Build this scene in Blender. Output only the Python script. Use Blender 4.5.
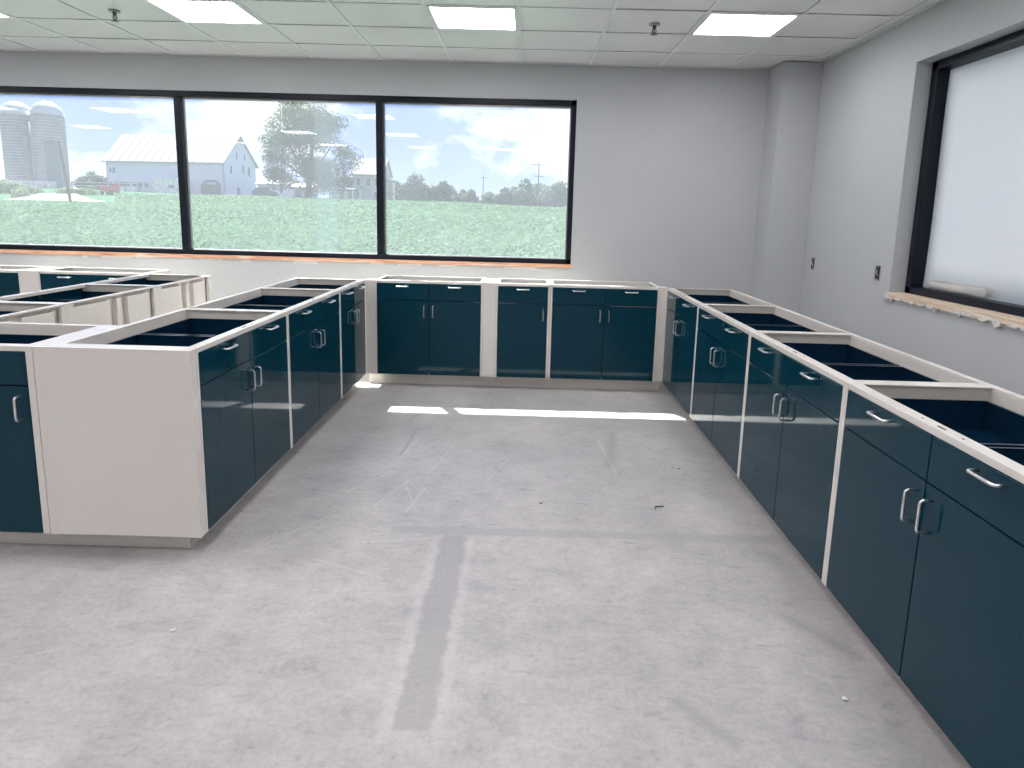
import bpy, bmesh, math, random
from mathutils import Vector, Matrix, Euler
R = math.radians
for o in list(bpy.data.objects):
    bpy.data.objects.remove(o)
S = bpy.context.scene
COL = S.collection

# ------------------------------------------------------------------ camera
FPX, CXP, CYP, CAMZ = 646.2, 520.87, 322.1, 1.452
PI_, YA_, RO_ = R(-9.5354), R(-0.2855), R(1.504)
fw = Vector((math.sin(YA_) * math.cos(PI_), math.cos(YA_) * math.cos(PI_), math.sin(PI_)))
r0 = Vector((math.cos(YA_), -math.sin(YA_), 0))
u0 = r0.cross(fw)
rt = r0 * math.cos(RO_) + u0 * math.sin(RO_)
up = u0 * math.cos(RO_) - r0 * math.sin(RO_)
cd = bpy.data.cameras.new('camera')
cam = bpy.data.objects.new('camera', cd)
COL.objects.link(cam)
mw = Matrix((rt, up, -fw)).transposed().to_4x4()
mw.translation = (0, 0, CAMZ)
cam.matrix_world = mw
cd.sensor_width = 36.0
cd.lens = FPX / 1024 * 36.0
cd.shift_x = (512 - CXP) / 1024
cd.shift_y = (CYP - 384) / 1024
cd.clip_start = 0.02
cd.clip_end = 3000
S.camera = cam
# ------------------------------------------------------------------ light
S.view_settings.view_transform = 'Standard'
S.view_settings.look = 'None'
S.view_settings.gamma = 1
S.view_settings.exposure = 0.44
SUN_E = 20.0
SKY_E = 0.88
PANEL_E = 14.0
sd = bpy.data.lights.new('sun', 'SUN')
sd.energy = SUN_E
sd.angle = R(0.6)
sd.color = (1, 0.96, 0.9)
so = bpy.data.objects.new('sun', sd)
COL.objects.link(so)
so.location = (-10, 30, 30)
so.rotation_euler = Vector((0.575, -1, -1.57)).to_track_quat('-Z', 'Y').to_euler()
W = bpy.data.worlds.new('sky')
S.world = W
W.use_nodes = True


class NT:
    """small helper around a node tree"""
    def __init__(s, tree):
        s.t = tree
        s.n = tree.nodes

    def new(s, typ, ins=None, **kw):
        n = s.n.new(typ)
        for k, v in kw.items():
            setattr(n, k, v)
        for k, v in (ins or {}).items():
            if isinstance(v, bpy.types.NodeSocket):
                s.t.links.new(v, n.inputs[k])
            else:
                n.inputs[k].default_value = v
        return n

    def math(s, op, a, b=0.0, c=None, clamp=False):
        n = s.new('ShaderNodeMath', operation=op, use_clamp=clamp)
        for i, v in enumerate((a, b, c)):
            if v is None:
                continue
            if isinstance(v, bpy.types.NodeSocket):
                s.t.links.new(v, n.inputs[i])
            else:
                n.inputs[i].default_value = v
        return n.outputs[0]

    def ramp(s, f, stops, interp='LINEAR'):
        n = s.new('ShaderNodeValToRGB', {'Fac': f})
        e = n.color_ramp.elements
        n.color_ramp.interpolation = interp
        while len(e) < len(stops):
            e.new(0.5)
        for i, (p, c) in enumerate(stops):
            e[i].position = p
            e[i].color = (*c, 1) if len(c) == 3 else c
        return n.outputs['Color']

    def mix(s, f, a, b, blend='MIX'):
        n = s.new('ShaderNodeMix', data_type='RGBA', blend_type=blend)
        for k, v in ((0, f), (6, a), (7, b)):
            if isinstance(v, bpy.types.NodeSocket):
                s.t.links.new(v, n.inputs[k])
            else:
                n.inputs[k].default_value = v if k == 0 else (*v, 1)
        return n.outputs[2]

    def noise(s, vec, scale, detail=4, rough=0.55, dist=0.0):
        return s.new('ShaderNodeTexNoise', {'Vector': vec, 'Scale': scale, 'Detail': detail, 'Roughness': rough, 'Distortion': dist}).outputs['Fac']


def build_world():
    t = NT(W.node_tree)
    bg = t.n['Background']
    tc = t.new('ShaderNodeTexCoord')
    vec = tc.outputs['Generated']
    sep = t.new('ShaderNodeSeparateXYZ', {'Vector': vec})
    z = t.math('MAXIMUM', sep.outputs['Z'], 0.0)
    blue = t.ramp(z, [(0.0, (0.58, 0.68, 0.98)), (0.10, (0.38, 0.49, 0.93)), (0.3, (0.25, 0.40, 0.86)), (1.0, (0.10, 0.22, 0.62))])
    mp = t.new('ShaderNodeMapping', {'Vector': vec, 'Scale': (1.0, 1.0, 1.7), 'Location': (5.3, 2.0, 0.1)})
    n1 = t.noise(mp.outputs[0], 3.4, 9, 0.58, 0.25)
    n2 = t.noise(mp.outputs[0], 9.0, 6, 0.6, 0.1)
    dens = t.math('ADD', t.math('MULTIPLY', n1, 0.8), t.math('MULTIPLY', n2, 0.2))
    # cloud banks of this afternoon: broad soft masses by direction (towards the horizon they thicken)
    low = t.math('MULTIPLY', t.math('SUBTRACT', 0.16, z, clamp=True), 0.30)
    dens = t.math('ADD', dens, low)
    cov = t.ramp(dens, [(0.475, (0, 0, 0)), (0.55, (1, 1, 1))])
    shade = t.ramp(n2, [(0.3, (0.80, 0.86, 0.97)), (0.65, (1.08, 1.08, 1.08))])
    colr = t.mix(cov, blue, shade)
    t.t.links.new(colr, bg.inputs['Color'])
    bg.inputs['Strength'].default_value = SKY_E


build_world()

# ------------------------------------------------------------------ materials
MATS = {}


def mat(name):
    m = bpy.data.materials.new(name)
    m.use_nodes = True
    t = NT(m.node_tree)
    MATS[name] = m
    return m, t, t.n['Principled BSDF'], t.n['Material Output']


def simple(name, col, rough=0.5, metal=0.0, spec=0.5, nscale=0, namt=0.0, bump=0.0, bscale=50, coat=0.0):
    m, t, b, o = mat(name)
    b.inputs['Roughness'].default_value = rough
    b.inputs['Metallic'].default_value = metal
    b.inputs['Specular IOR Level'].default_value = spec
    b.inputs['Coat Weight'].default_value = coat
    b.inputs['Coat Roughness'].default_value = 0.03
    b.inputs['Base Color'].default_value = (*col, 1)
    tc = t.new('ShaderNodeTexCoord').outputs['Object']
    if namt:
        f = t.noise(tc, nscale, 5)
        lo = tuple(c * (1 - namt) for c in col)
        hi = tuple(min(1, c * (1 + namt)) for c in col)
        t.t.links.new(t.ramp(f, [(0.3, lo), (0.7, hi)]), b.inputs['Base Color'])
    if bump:
        bn = t.new('ShaderNodeBump', {'Height': t.noise(tc, bscale, 2), 'Strength': bump, 'Distance': 0.02})
        t.t.links.new(bn.outputs[0], b.inputs['Normal'])
    return m


simple('wall_paint', (0.485, 0.505, 0.52), 0.55, nscale=1.3, namt=0.03, bump=0.02, bscale=160)
simple('column_paint', (0.485, 0.505, 0.52), 0.5, nscale=1.3, namt=0.03, bump=0.02, bscale=160)
simple('tile_vinyl', (0.90, 0.905, 0.89), 0.25, spec=0.4, nscale=2.0, namt=0.02, bump=0.05, bscale=2.2)
simple('tee_metal', (0.78, 0.79, 0.78), 0.4)
simple('cream_enamel', (0.70, 0.665, 0.62), 0.22, nscale=1.2, namt=0.02, bump=0.015, bscale=4)
simple('cream_inside', (0.50, 0.48, 0.44), 0.4)
simple('teal_enamel', (0.002, 0.034, 0.055), 0.05, spec=0.22, bump=0.006, bscale=3.0)
simple('teal_inside', (0.003, 0.018, 0.040), 0.14)
simple('brushed_nickel', (0.72, 0.72, 0.72), 0.28, metal=1.0)
simple('black_frame', (0.005, 0.008, 0.016), 0.4, spec=0.25)
simple('dark_hole', (0.01, 0.01, 0.01), 0.8)
simple('gap_black', (0.004, 0.01, 0.015), 0.6)
simple('galvanised', (0.35, 0.35, 0.36), 0.45, metal=0.6)
simple('dark_metal', (0.10, 0.10, 0.10), 0.4, metal=0.5)
simple('white_plastic', (0.8, 0.8, 0.8), 0.4)
simple('raw_plaster', (0.68, 0.66, 0.63), 0.9, nscale=60, namt=0.15)
simple('crumb', (0.72, 0.72, 0.71), 0.9)
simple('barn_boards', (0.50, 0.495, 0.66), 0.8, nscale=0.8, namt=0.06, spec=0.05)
simple('barn_roof', (0.25, 0.245, 0.25), 0.6, spec=0.15, nscale=0.5, namt=0.10)
simple('barn_dark', (0.10, 0.11, 0.13), 0.8)
simple('stone_white', (0.55, 0.57, 0.6), 0.9, nscale=1.4, namt=0.3, spec=0.05)
simple('silo_dome', (0.42, 0.43, 0.45), 0.35, metal=0.5, nscale=0.8, namt=0.15)
simple('silo_dark', (0.09, 0.12, 0.16), 0.7)
simple('wood_pole', (0.09, 0.07, 0.06), 0.9, spec=0.05)
simple('house_siding', (0.36, 0.37, 0.40), 0.8, nscale=2, namt=0.05, spec=0.05)
simple('house_roof', (0.25, 0.24, 0.24), 0.8, nscale=2, namt=0.12, spec=0.05)
simple('porch_roof', (0.10, 0.13, 0.24), 0.7, spec=0.05)
simple('white_trim', (0.7, 0.7, 0.7), 0.6)
simple('window_dark', (0.03, 0.035, 0.05), 0.15)
simple('red_paint', (0.42, 0.04, 0.05), 0.5)
simple('car_paint', (0.025, 0.035, 0.05), 0.2)
simple('tyre', (0.015, 0.015, 0.015), 0.9)
simple('bark', (0.06, 0.05, 0.04), 0.9, nscale=3, namt=0.3, spec=0.05)
simple('gravel', (0.26, 0.235, 0.22), 0.95, nscale=0.6, namt=0.15, spec=0.05)


def leaf_mat(name, a, b_):
    m, t, b, o = mat(name)
    b.inputs['Specular IOR Level'].default_value = 0.05
    oi = t.new('ShaderNodeTexCoord').outputs['Object']
    f = t.noise(oi, 0.35, 5)
    t.t.links.new(t.ramp(f, [(0.35, a), (0.65, b_)]), b.inputs['Base Color'])
    b.inputs['Roughness'].default_value = 0.6
    tr = t.new('ShaderNodeBsdfTranslucent', {'Color': (b_[0] * 1.1, b_[1] * 1.15, b_[2] * .9, 1)})
    mx = t.new('ShaderNodeMixShader', {0: 0.35, 1: b.outputs[0], 2: tr.outputs[0]})
    t.t.links.new(mx.outputs[0], o.inputs['Surface'])
    return m


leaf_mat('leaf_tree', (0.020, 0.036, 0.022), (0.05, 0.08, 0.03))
leaf_mat('leaf_far', (0.055, 0.085, 0.075), (0.085, 0.125, 0.09))  # lightened green: the haze of distance is painted into the leaf colour
leaf_mat('leaf_bush', (0.07, 0.115, 0.05), (0.13, 0.19, 0.07))
leaf_mat('leaf_crop', (0.045, 0.11, 0.06), (0.075, 0.15, 0.08))


def silo_mat():
    m, t, b, o = mat('silo_staves')
    tc = t.new('ShaderNodeTexCoord').outputs['Object']
    sp = t.new('ShaderNodeSeparateXYZ', {'Vector': tc})
    f = t.noise(tc, 0.7, 5)
    base = t.ramp(f, [(0.3, (0.19, 0.17, 0.19)), (0.7, (0.28, 0.255, 0.28))])
    t.t.links.new(base, b.inputs['Base Color'])
    b.inputs['Roughness'].default_value = 0.85


silo_mat()


def field_mat():
    m, t, b, o = mat('crop_field')
    b.inputs['Specular IOR Level'].default_value = 0.0
    tc = t.new('ShaderNodeTexCoord').outputs['Object']
    f1 = t.noise(tc, 0.12, 4)
    f2 = t.noise(tc, 3.0, 6, 0.7)
    c = t.ramp(f1, [(0.35, (0.05, 0.105, 0.062)), (0.65, (0.075, 0.138, 0.08))])
    d = t.ramp(f2, [(0.35, (0.45, 0.55, 0.5)), (0.65, (1.35, 1.3, 1.3))])
    t.t.links.new(t.mix(1.0, c, d, 'MULTIPLY'), b.inputs['Base Color'])
    b.inputs['Roughness'].default_value = 0.8
    bn = t.new('ShaderNodeBump', {'Height': f2, 'Strength': 0.8, 'Distance': 0.3})
    t.t.links.new(bn.outputs[0], b.inputs['Normal'])


field_mat()


def glass_mat(name, haze):
    m, t, b, o = mat(name)
    t.n.remove(b)
    tr = t.new('ShaderNodeBsdfTransparent', {'Color': (0.93, 0.95, 0.95, 1)})
    gl = t.new('ShaderNodeBsdfGlossy', {'Color': (1, 1, 1, 1), 'Roughness': 0.02})
    bf = t.new('ShaderNodeNewGeometry').outputs['Backfacing']
    fr = t.new('ShaderNodeFresnel', {'IOR': t.math('SUBTRACT', 1.32, t.math('MULTIPLY', bf, 1.32 - 1 / 1.32))})
    m1 = t.new('ShaderNodeMixShader', {0: fr.outputs[0], 1: tr.outputs[0], 2: gl.outputs[0]})
    tl = t.new('ShaderNodeBsdfTranslucent', {'Color': (0.80, 0.88, 1.0, 1)})
    df = t.new('ShaderNodeBsdfDiffuse', {'Color': (0.80, 0.88, 1.0, 1)})
    dd = t.new('ShaderNodeMixShader', {0: 0.35, 1: tl.outputs[0], 2: df.outputs[0]})
    tc = t.new('ShaderNodeTexCoord').outputs['Object']
    hz = t.math('MULTIPLY', t.math('ADD', 0.7, t.math('MULTIPLY', t.noise(tc, 1.5, 4), 0.6)), haze)
    m2 = t.new('ShaderNodeMixShader', {0: hz, 1: m1.outputs[0], 2: dd.outputs[0]})
    t.t.links.new(m2.outputs[0], o.inputs['Surface'])


glass_mat('dusty_glass', 0.075)
glass_mat('clear_film', 0.035)


def sheet_mat():
    m, t, b, o = mat('white_sheet')
    t.n.remove(b)
    tl = t.new('ShaderNodeBsdfTranslucent', {'Color': (0.98, 0.96, 0.93, 1)})
    df = t.new('ShaderNodeBsdfDiffuse', {'Color': (0.86, 0.87, 0.9, 1)})
    dd = t.new('ShaderNodeMixShader', {0: 0.3, 1: tl.outputs[0], 2: df.outputs[0]})
    t.t.links.new(dd.outputs[0], o.inputs['Surface'])


sheet_mat()


def emit_mat():
    m, t, b, o = mat('lamp_diffuser')
    t.n.remove(b)
    e = t.new('ShaderNodeEmission', {'Color': (1.0, 0.965, 0.985, 1), 'Strength': PANEL_E})
    t.t.links.new(e.outputs[0], o.inputs['Surface'])


emit_mat()


def wood_mat():
    m, t, b, o = mat('raw_wood')
    tc = t.new('ShaderNodeTexCoord').outputs['Object']
    mp = t.new('ShaderNodeMapping', {'Vector': tc, 'Scale': (1.0, 14, 14)})
    f = t.noise(mp.outputs[0], 3.5, 6, 0.6, 0.6)
    c = t.ramp(f, [(0.30, (0.30, 0.13, 0.08)), (0.42, (0.62, 0.31, 0.19)), (0.56, (0.74, 0.45, 0.31)), (0.68, (0.80, 0.74, 0.68))])
    t.t.links.new(c, b.inputs['Base Color'])
    b.inputs['Roughness'].default_value = 0.8
    m2, t, b, o = mat('pale_wood')
    tc = t.new('ShaderNodeTexCoord').outputs['Object']
    mp = t.new('ShaderNodeMapping', {'Vector': tc, 'Scale': (14, 1.0, 14)})
    f = t.noise(mp.outputs[0], 3.5, 6, 0.6, 0.6)
    c = t.ramp(f, [(0.35, (0.55, 0.40, 0.28)), (0.52, (0.66, 0.53, 0.40)), (0.66, (0.74, 0.71, 0.66))])
    t.t.links.new(c, b.inputs['Base Color'])
    b.inputs['Roughness'].default_value = 0.8


wood_mat()


def floor_mat():
    m, t, b, o = mat('concrete')
    tc = t.new('ShaderNodeTexCoord').outputs['Object']
    sp = t.new('ShaderNodeSeparateXYZ', {'Vector': tc})
    X, Y = sp.outputs['X'], sp.outputs['Y']
    n1 = t.noise(tc, 1.1, 6, 0.6, 0.3)
    n2 = t.noise(tc, 5.0, 10, 0.72, 0.3)
    n3 = t.noise(tc, 55.0, 5, 0.7)
    mp = t.new('ShaderNodeMapping', {'Vector': tc, 'Scale': (1.0, 2.2, 1.0), 'Rotation': (0, 0, 0.35)})
    n4 = t.noise(mp.outputs[0], 13.0, 7, 0.7, 0.5)
    base = t.ramp(n1, [(0.3, (0.385, 0.38, 0.385)), (0.7, (0.535, 0.52, 0.52))])
    base = t.mix(1.0, base, t.ramp(n2, [(0.25, (0.60, 0.61, 0.62)), (0.40, (0.90, 0.90, 0.905)), (0.55, (1.0, 1.0, 1.0)), (0.72, (1.13, 1.12, 1.12))]), 'MULTIPLY')
    base = t.mix(1.0, base, t.ramp(n3, [(0.3, (0.86, 0.86, 0.86)), (0.5, (1.0, 1.0, 1.0)), (0.7, (1.08, 1.08, 1.08))]), 'MULTIPLY')
    base = t.mix(1.0, base, t.ramp(n4, [(0.28, (0.74, 0.74, 0.75)), (0.42, (0.97, 0.97, 0.97)), (0.72, (1.10, 1.09, 1.09))]), 'MULTIPLY')
    wob = t.math('MULTIPLY', t.math('SUBTRACT', t.noise(tc, 16, 4), 0.5), 0.05)

    def box(x0, x1, y0, y1, soft):
        xs, ys = t.math('ADD', X, wob), t.math('ADD', Y, wob)
        d = t.math('MINIMUM', t.math('MINIMUM', t.math('SUBTRACT', xs, x0), t.math('SUBTRACT', x1, xs)),
                   t.math('MINIMUM', t.math('SUBTRACT', ys, y0), t.math('SUBTRACT', y1, ys)))
        return t.math('DIVIDE', d, soft, clamp=True)

    def seg(ax, ay, bx, by, w):
        dx, dy = bx - ax, by - ay
        L2 = dx * dx + dy * dy
        px, py = t.math('SUBTRACT', t.math('ADD', X, t.math('MULTIPLY', wob, 0.3)), ax), t.math('SUBTRACT', Y, ay)
        h = t.math('DIVIDE', t.math('ADD', t.math('MULTIPLY', px, dx), t.math('MULTIPLY', py, dy)), L2, clamp=True)
        ex, ey = t.math('SUBTRACT', px, t.math('MULTIPLY', h, dx)), t.math('SUBTRACT', py, t.math('MULTIPLY', h, dy))
        d = t.math('SQRT', t.math('ADD', t.math('MULTIPLY', ex, ex), t.math('MULTIPLY', ey, ey)))
        return t.math('SUBTRACT', 1.0, t.math('DIVIDE', d, w), clamp=True)
    # worn darker T where a partition track was taken up
    a = box(-0.60, 1.30, 2.735, 2.825, 0.02)
    b2 = box(-0.355, -0.225, 1.60, 2.75, 0.02)
    fade = t.math('ADD', -0.75, t.math('ADD', t.math('MULTIPLY', n4, 1.9), t.math('MULTIPLY', n2, 1.2)))
    T = t.math('MULTIPLY', t.math('MAXIMUM', t.math('MULTIPLY', a, 0.75), b2), fade, clamp=True)
    base = t.mix(t.math('MULTIPLY', T, 0.52), base, (0.27, 0.27, 0.275))
    # pale rim on both sides of the T
    rim = t.math('SUBTRACT', box(-0.395, -0.185, 1.55, 2.72, 0.02), box(-0.36, -0.22, 1.5, 2.75, 0.02), clamp=True)
    base = t.mix(t.math('MULTIPLY', rim, 0.22), base, (0.68, 0.67, 0.66))
    # pale scuffs and scratches
    sc = None
    for s in [(-1.10, 2.62, -0.93, 2.86, .010), (-1.03, 2.58, -0.90, 2.80, .008), (-0.90, 3.15, -0.72, 3.45, .010), (-0.72, 3.0, -0.60, 3.35, .008),
              (-0.55, 2.95, -0.50, 3.25, .012), (-0.52, 3.4, -0.42, 3.9, .009), (-0.74, 3.5, -0.66, 4.0, .007), (0.55, 3.5, 0.50, 4.1, .012),
              (-0.85, 2.5, -0.55, 2.38, .007), (-0.50, 2.95, -0.62, 3.3, .008), (-0.20, 3.3, -0.05, 3.75, .007), (0.95, 1.9, 1.02, 1.86, .012),
              (-0.72, 2.65, -0.40, 2.70, .006), (-1.9, 1.75, -1.5, 1.9, .008)]:
        q = seg(*s)
        sc = q if sc is None else t.math('MAXIMUM', sc, q)
    base = t.mix(t.math('MULTIPLY', sc, t.math('MULTIPLY', n2, 0.45)), base, (0.78, 0.78, 0.77))
    dk = None
    for s in [(-0.80, 4.35, -0.72, 4.55, .03), (-0.72, 3.7, -0.70, 4.2, .02), (0.52, 3.6, 0.62, 4.2, .05), (0.30, 4.35, 0.75, 4.30, .012), (0.6, 4.15, 1.05, 3.7, .008),
              (1.0, 2.2, 1.15, 2.0, .05), (0.5, 1.75, 0.62, 1.6, .04)]:
        q = seg(*s)
        dk = q if dk is None else t.math('MAXIMUM', dk, q)
    base = t.mix(t.math('MULTIPLY', dk, t.math('MULTIPLY', n2, 0.8)), base, (0.22, 0.22, 0.22))
    t.t.links.new(base, b.inputs['Base Color'])
    t.t.links.new(t.ramp(n2, [(0.3, (0.42,) * 3), (0.7, (0.6,) * 3)]), b.inputs['Roughness'])
    bn = t.new('ShaderNodeBump', {'Height': n2, 'Strength': 0.08, 'Distance': 0.01})
    t.t.links.new(bn.outputs[0], b.inputs['Normal'])


floor_mat()


# ------------------------------------------------------------------ mesh helpers
class MB:
    def __init__(s):
        s.bm = bmesh.new()

    def box(s, x0, x1, y0, y1, z0, z1, bev=0.0):
        m = Matrix.Translation(((x0 + x1) / 2, (y0 + y1) / 2, (z0 + z1) / 2)) @ Matrix.Diagonal((abs(x1 - x0), abs(y1 - y0), abs(z1 - z0), 1))
        v = bmesh.ops.create_cube(s.bm, size=1, matrix=m)['verts']
        if bev:
            e = list({e for q in v for e in q.link_edges})
            bmesh.ops.bevel(s.bm, geom=e, offset=bev, segments=2, profile=0.5, affect='EDGES')
        return s

    def obox(s, p0, p1, w, h):
        """box beam from p0 to p1, width w, height h"""
        p0, p1 = Vector(p0), Vector(p1)
        d = p1 - p0
        m = Matrix.Translation((p0 + p1) / 2) @ d.to_track_quat('X', 'Z').to_matrix().to_4x4() @ Matrix.Diagonal((d.length, w, h, 1))
        bmesh.ops.create_cube(s.bm, size=1, matrix=m)
        return s

    def cyl(s, p0, p1, r, r2=None, seg=12):
        p0, p1 = Vector(p0), Vector(p1)
        d = p1 - p0
        m = Matrix.Translation((p0 + p1) / 2) @ d.to_track_quat('Z', 'Y').to_matrix().to_4x4()
        bmesh.ops.create_cone(s.bm, cap_ends=True, segments=seg, radius1=r, radius2=r if r2 is None else r2, depth=d.length, matrix=m)
        return s

    def tube(s, pts, r, seg=8):
        pts = [Vector(p) for p in pts]
        rings = []
        ref = None
        for i, p in enumerate(pts):
            d = (pts[min(i + 1, len(pts) - 1)] - pts[max(i - 1, 0)]).normalized()
            if ref is None:
                ref = d.orthogonal().normalized()
            ref = (ref - d * ref.dot(d)).normalized()
            b = d.cross(ref)
            rings.append([s.bm.verts.new(p + (ref * math.cos(2 * math.pi * k / seg) + b * math.sin(2 * math.pi * k / seg)) * r) for k in range(seg)])
        for a, b in zip(rings, rings[1:]):
            for k in range(seg):
                s.bm.faces.new((a[k], a[(k + 1) % seg], b[(k + 1) % seg], b[k]))
        s.bm.faces.new(rings[0][::-1])
        s.bm.faces.new(rings[-1])
        return s

    def poly(s, vs, faces):
        q = [s.bm.verts.new(v) for v in vs]
        for f in faces:
            s.bm.faces.new([q[i] for i in f])
        return s

    def prism(s, prof, axis, a0, a1):
        """extrude a closed 2-D profile along an axis"""
        def P(p, a):
            return {'x': (a, p[0], p[1]), 'y': (p[0], a, p[1]), 'z': (p[0], p[1], a)}[axis]
        n = len(prof)
        q0 = [s.bm.verts.new(P(p, a0)) for p in prof]
        q1 = [s.bm.verts.new(P(p, a1)) for p in prof]
        for i in range(n):
            s.bm.faces.new((q0[i], q0[(i + 1) % n], q1[(i + 1) % n], q1[i]))
        s.bm.faces.new(q0[::-1])
        s.bm.faces.new(q1)
        return s

    def done(s, name, m, parent=None, smooth=False, kind=None, label=None):
        bmesh.ops.recalc_face_normals(s.bm, faces=s.bm.faces)
        me = bpy.data.meshes.new(name)
        s.bm.to_mesh(me)
        s.bm.free()
        me.materials.append(MATS[m])
        if smooth:
            for p in me.polygons:
                p.use_smooth = True
        return link(name, me, parent, kind, label)


def link(name, me, parent=None, kind=None, label=None):
    o = bpy.data.objects.new(name, me)
    COL.objects.link(o)
    if parent:
        o.parent = parent
    if kind:
        o['kind'] = kind
    if label:
        o['label'] = label
    return o


def tag(o, label, cat, group=None):
    o['label'] = label
    o['category'] = cat
    if group:
        o['group'] = group
    return o


def thing(name, label, cat, loc=(0, 0, 0), rz=0.0, group=None):
    o = bpy.data.objects.new(name, None)
    o.empty_display_size = 0.05
    COL.objects.link(o)
    o.location = loc
    o.rotation_euler = (0, 0, rz)
    return tag(o, label, cat, group)


def shade_auto(o, ang=35):
    for p in o.data.polygons:
        p.use_smooth = True
    try:
        o.data.set_sharp_from_angle(angle=R(ang))
    except Exception:
        pass
    return o


# ------------------------------------------------------------------ room
H, KZ = 0.889, 0.10
WY, WX, CZ = 5.99, 2.4265, 2.755
XL, YN = -9.0, -8.0           # the far left wall and the wall behind the camera
WZ0, WZ1 = 1.0, 2.456         # both window openings
W1A, W1B = -5.05, 0.417
W2A, W2B = 1.30, 4.303
MB().box(XL - .2, WX + .3, YN - .2, WY + .25, -0.15, 0).done('floor', 'concrete', kind='structure')
w = MB()
w.box(XL - .2, W1A, WY, WY + .08, 0, CZ + .1).box(W1B, WX + .3, WY, WY + .08, 0, CZ + .1)
w.box(W1A, W1B, WY, WY + .08, 0, WZ0 - .03).box(W1A, W1B, WY, WY + .08, WZ1, CZ + .1)
w.done('wall_back', 'wall_paint', kind='structure')
w = MB()
w.box(WX, WX + .3, YN - .2, W2A, 0, CZ + .1).box(WX, WX + .3, W2B, WY, 0, CZ + .1)
w.box(WX, WX + .3, W2A, W2B, 0, WZ0 - .03).box(WX, WX + .3, W2A, W2B, WZ1, CZ + .1)
w.done('wall_right', 'wall_paint', kind='structure')
MB().box(XL - .2, XL, YN - .2, WY, 0, CZ + .1).done('wall_left', 'wall_paint', kind='structure')
MB().box(XL, WX, YN - .2, YN, 0, CZ + .1).done('wall_front', 'wall_paint', kind='structure')
MB().box(2.092, WX, 5.67, WY, 0, CZ, .004).done('wall_chase', 'column_paint', kind='structure')

# ceiling: a slab, with lay-in tiles and their tees as pieces of it where the photo shows them
TX0, TDX, TY0, TDY = -0.09, 0.6096, 4.965, 0.5385
ceil = MB().box(XL, WX, YN, WY, CZ + .03, CZ + .1).done('ceiling', 'tile_vinyl', kind='structure')
cols = [TX0 + TDX * k for k in range(-14, 5)]
rows = [TY0 + TDY * k for k in range(-23, 3)]
lampcols = [TX0 - TDX + 3 * TDX * k for k in range(-4, 2)]
lamprows = [TY0 - TDY - 4 * TDY * k for k in range(0, 4)]


def is_lamp(x, y):
    return any(abs(x - a) < .05 for a in lampcols) and any(abs(y - b) < .05 for b in lamprows)


tile_me = {}
rest = MB()
xs = cols + [WX]
ys = rows + [WY]
for i in range(len(xs) - 1):
    for j in range(len(ys) - 1):
        x0, x1, y0, y1 = xs[i] + .006, xs[i + 1] - .006, ys[j] + .006, ys[j + 1] - .006
        if is_lamp(xs[i], ys[j]) or x1 - x0 < .02:
            continue
        if y0 > 2.6 and x0 > -5.6:
            key = (round(x1 - x0, 3), round(y1 - y0, 3))
            if key not in tile_me:
                o = MB().box(0, x1 - x0, 0, y1 - y0, 0, .015, .003).done('ceiling_tile', 'tile_vinyl', ceil)
                tile_me[key] = o.data
            else:
                o = link('ceiling_tile', tile_me[key], ceil)
            o.location = (x0, y0, CZ + .004 + random.Random(i * 91 + j).uniform(0, .003))
            o.rotation_euler = (random.Random(i * 7 + j * 3).uniform(-.0012, .0012), random.Random(i + j * 31).uniform(-.0012, .0012), 0)
        else:
            rest.box(x0, x1, y0, y1, CZ + .005, CZ + .02)
rest.done('ceiling_tiles_beyond', 'tile_vinyl', ceil, kind='stuff')
for k, x in enumerate(cols):
    MB().box(x - .012, x + .012, YN, WY, CZ, CZ + .004).box(x - .002, x + .002, YN, WY, CZ + .004, CZ + .028).done('grid_tee', 'tee_metal', ceil)
for k, y in enumerate(rows):
    MB().box(XL, WX, y - .012, y + .012, CZ - .0005, CZ + .0035).done('grid_tee', 'tee_metal', ceil)
MB().box(XL, WX, WY - .02, WY, CZ - .002, CZ + .004).box(XL, WX - .0, WY - .003, WY, CZ - .002, CZ + .03).done('wall_angle', 'tee_metal', ceil)
MB().box(WX - .02, WX, YN, WY, CZ - .002, CZ + .004).done('wall_angle', 'tee_metal', ceil)

# window 1 in the back wall
win1 = bpy.data.objects.new('window_1', None)
COL.objects.link(win1)
win1['kind'] = 'structure'
FY0, FY1 = WY + .006, WY + .075
f = MB()
f.box(W1A, W1B, FY0, FY1, WZ1 - .048, WZ1, .004).box(W1A, W1B, FY0, FY1, WZ0 + .0, WZ0 + .045, .004)
f.box(W1A, W1A + .05, FY0, FY1, WZ0, WZ1, .004).box(W1B - .045, W1B, FY0, FY1, WZ0, WZ1, .004)
f.done('window_frame', 'black_frame', win1)
MUL = (-3.155, -1.345)
for x in MUL:
    MB().box(x - .032, x + .032, FY0 - .004, FY1, WZ0 + .04, WZ1 - .05, .004).done('mullion', 'black_frame', win1)
edges = [W1A + .05, MUL[0] - .03, MUL[0] + .03, MUL[1] - .03, MUL[1] + .03, W1B - .045]
for k in range(3):
    MB().box(edges[2 * k], edges[2 * k + 1], WY + .052, WY + .058, WZ0 + .04, WZ1 - .05).done('pane', 'dusty_glass', win1)
    g = MB()
    a, b = edges[2 * k], edges[2 * k + 1]
    g.box(a, b, WY + .042, WY + .068, WZ0 + .04, WZ0 + .05).box(a, b, WY + .042, WY + .068, WZ1 - .065, WZ1 - .05)
    g.box(a, a + .01, WY + .042, WY + .068, WZ0 + .04, WZ1 - .05).box(b - .01, b, WY + .042, WY + .068, WZ0 + .04, WZ1 - .05)
    g.done('glazing_bead', 'galvanised', win1)
MB().box(W1A, W1B + .018, WY - .014, WY + .09, WZ0 - .034, WZ0, .002).done('trim_1', 'raw_wood', kind='structure')
rnd = random.Random(5)
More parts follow.
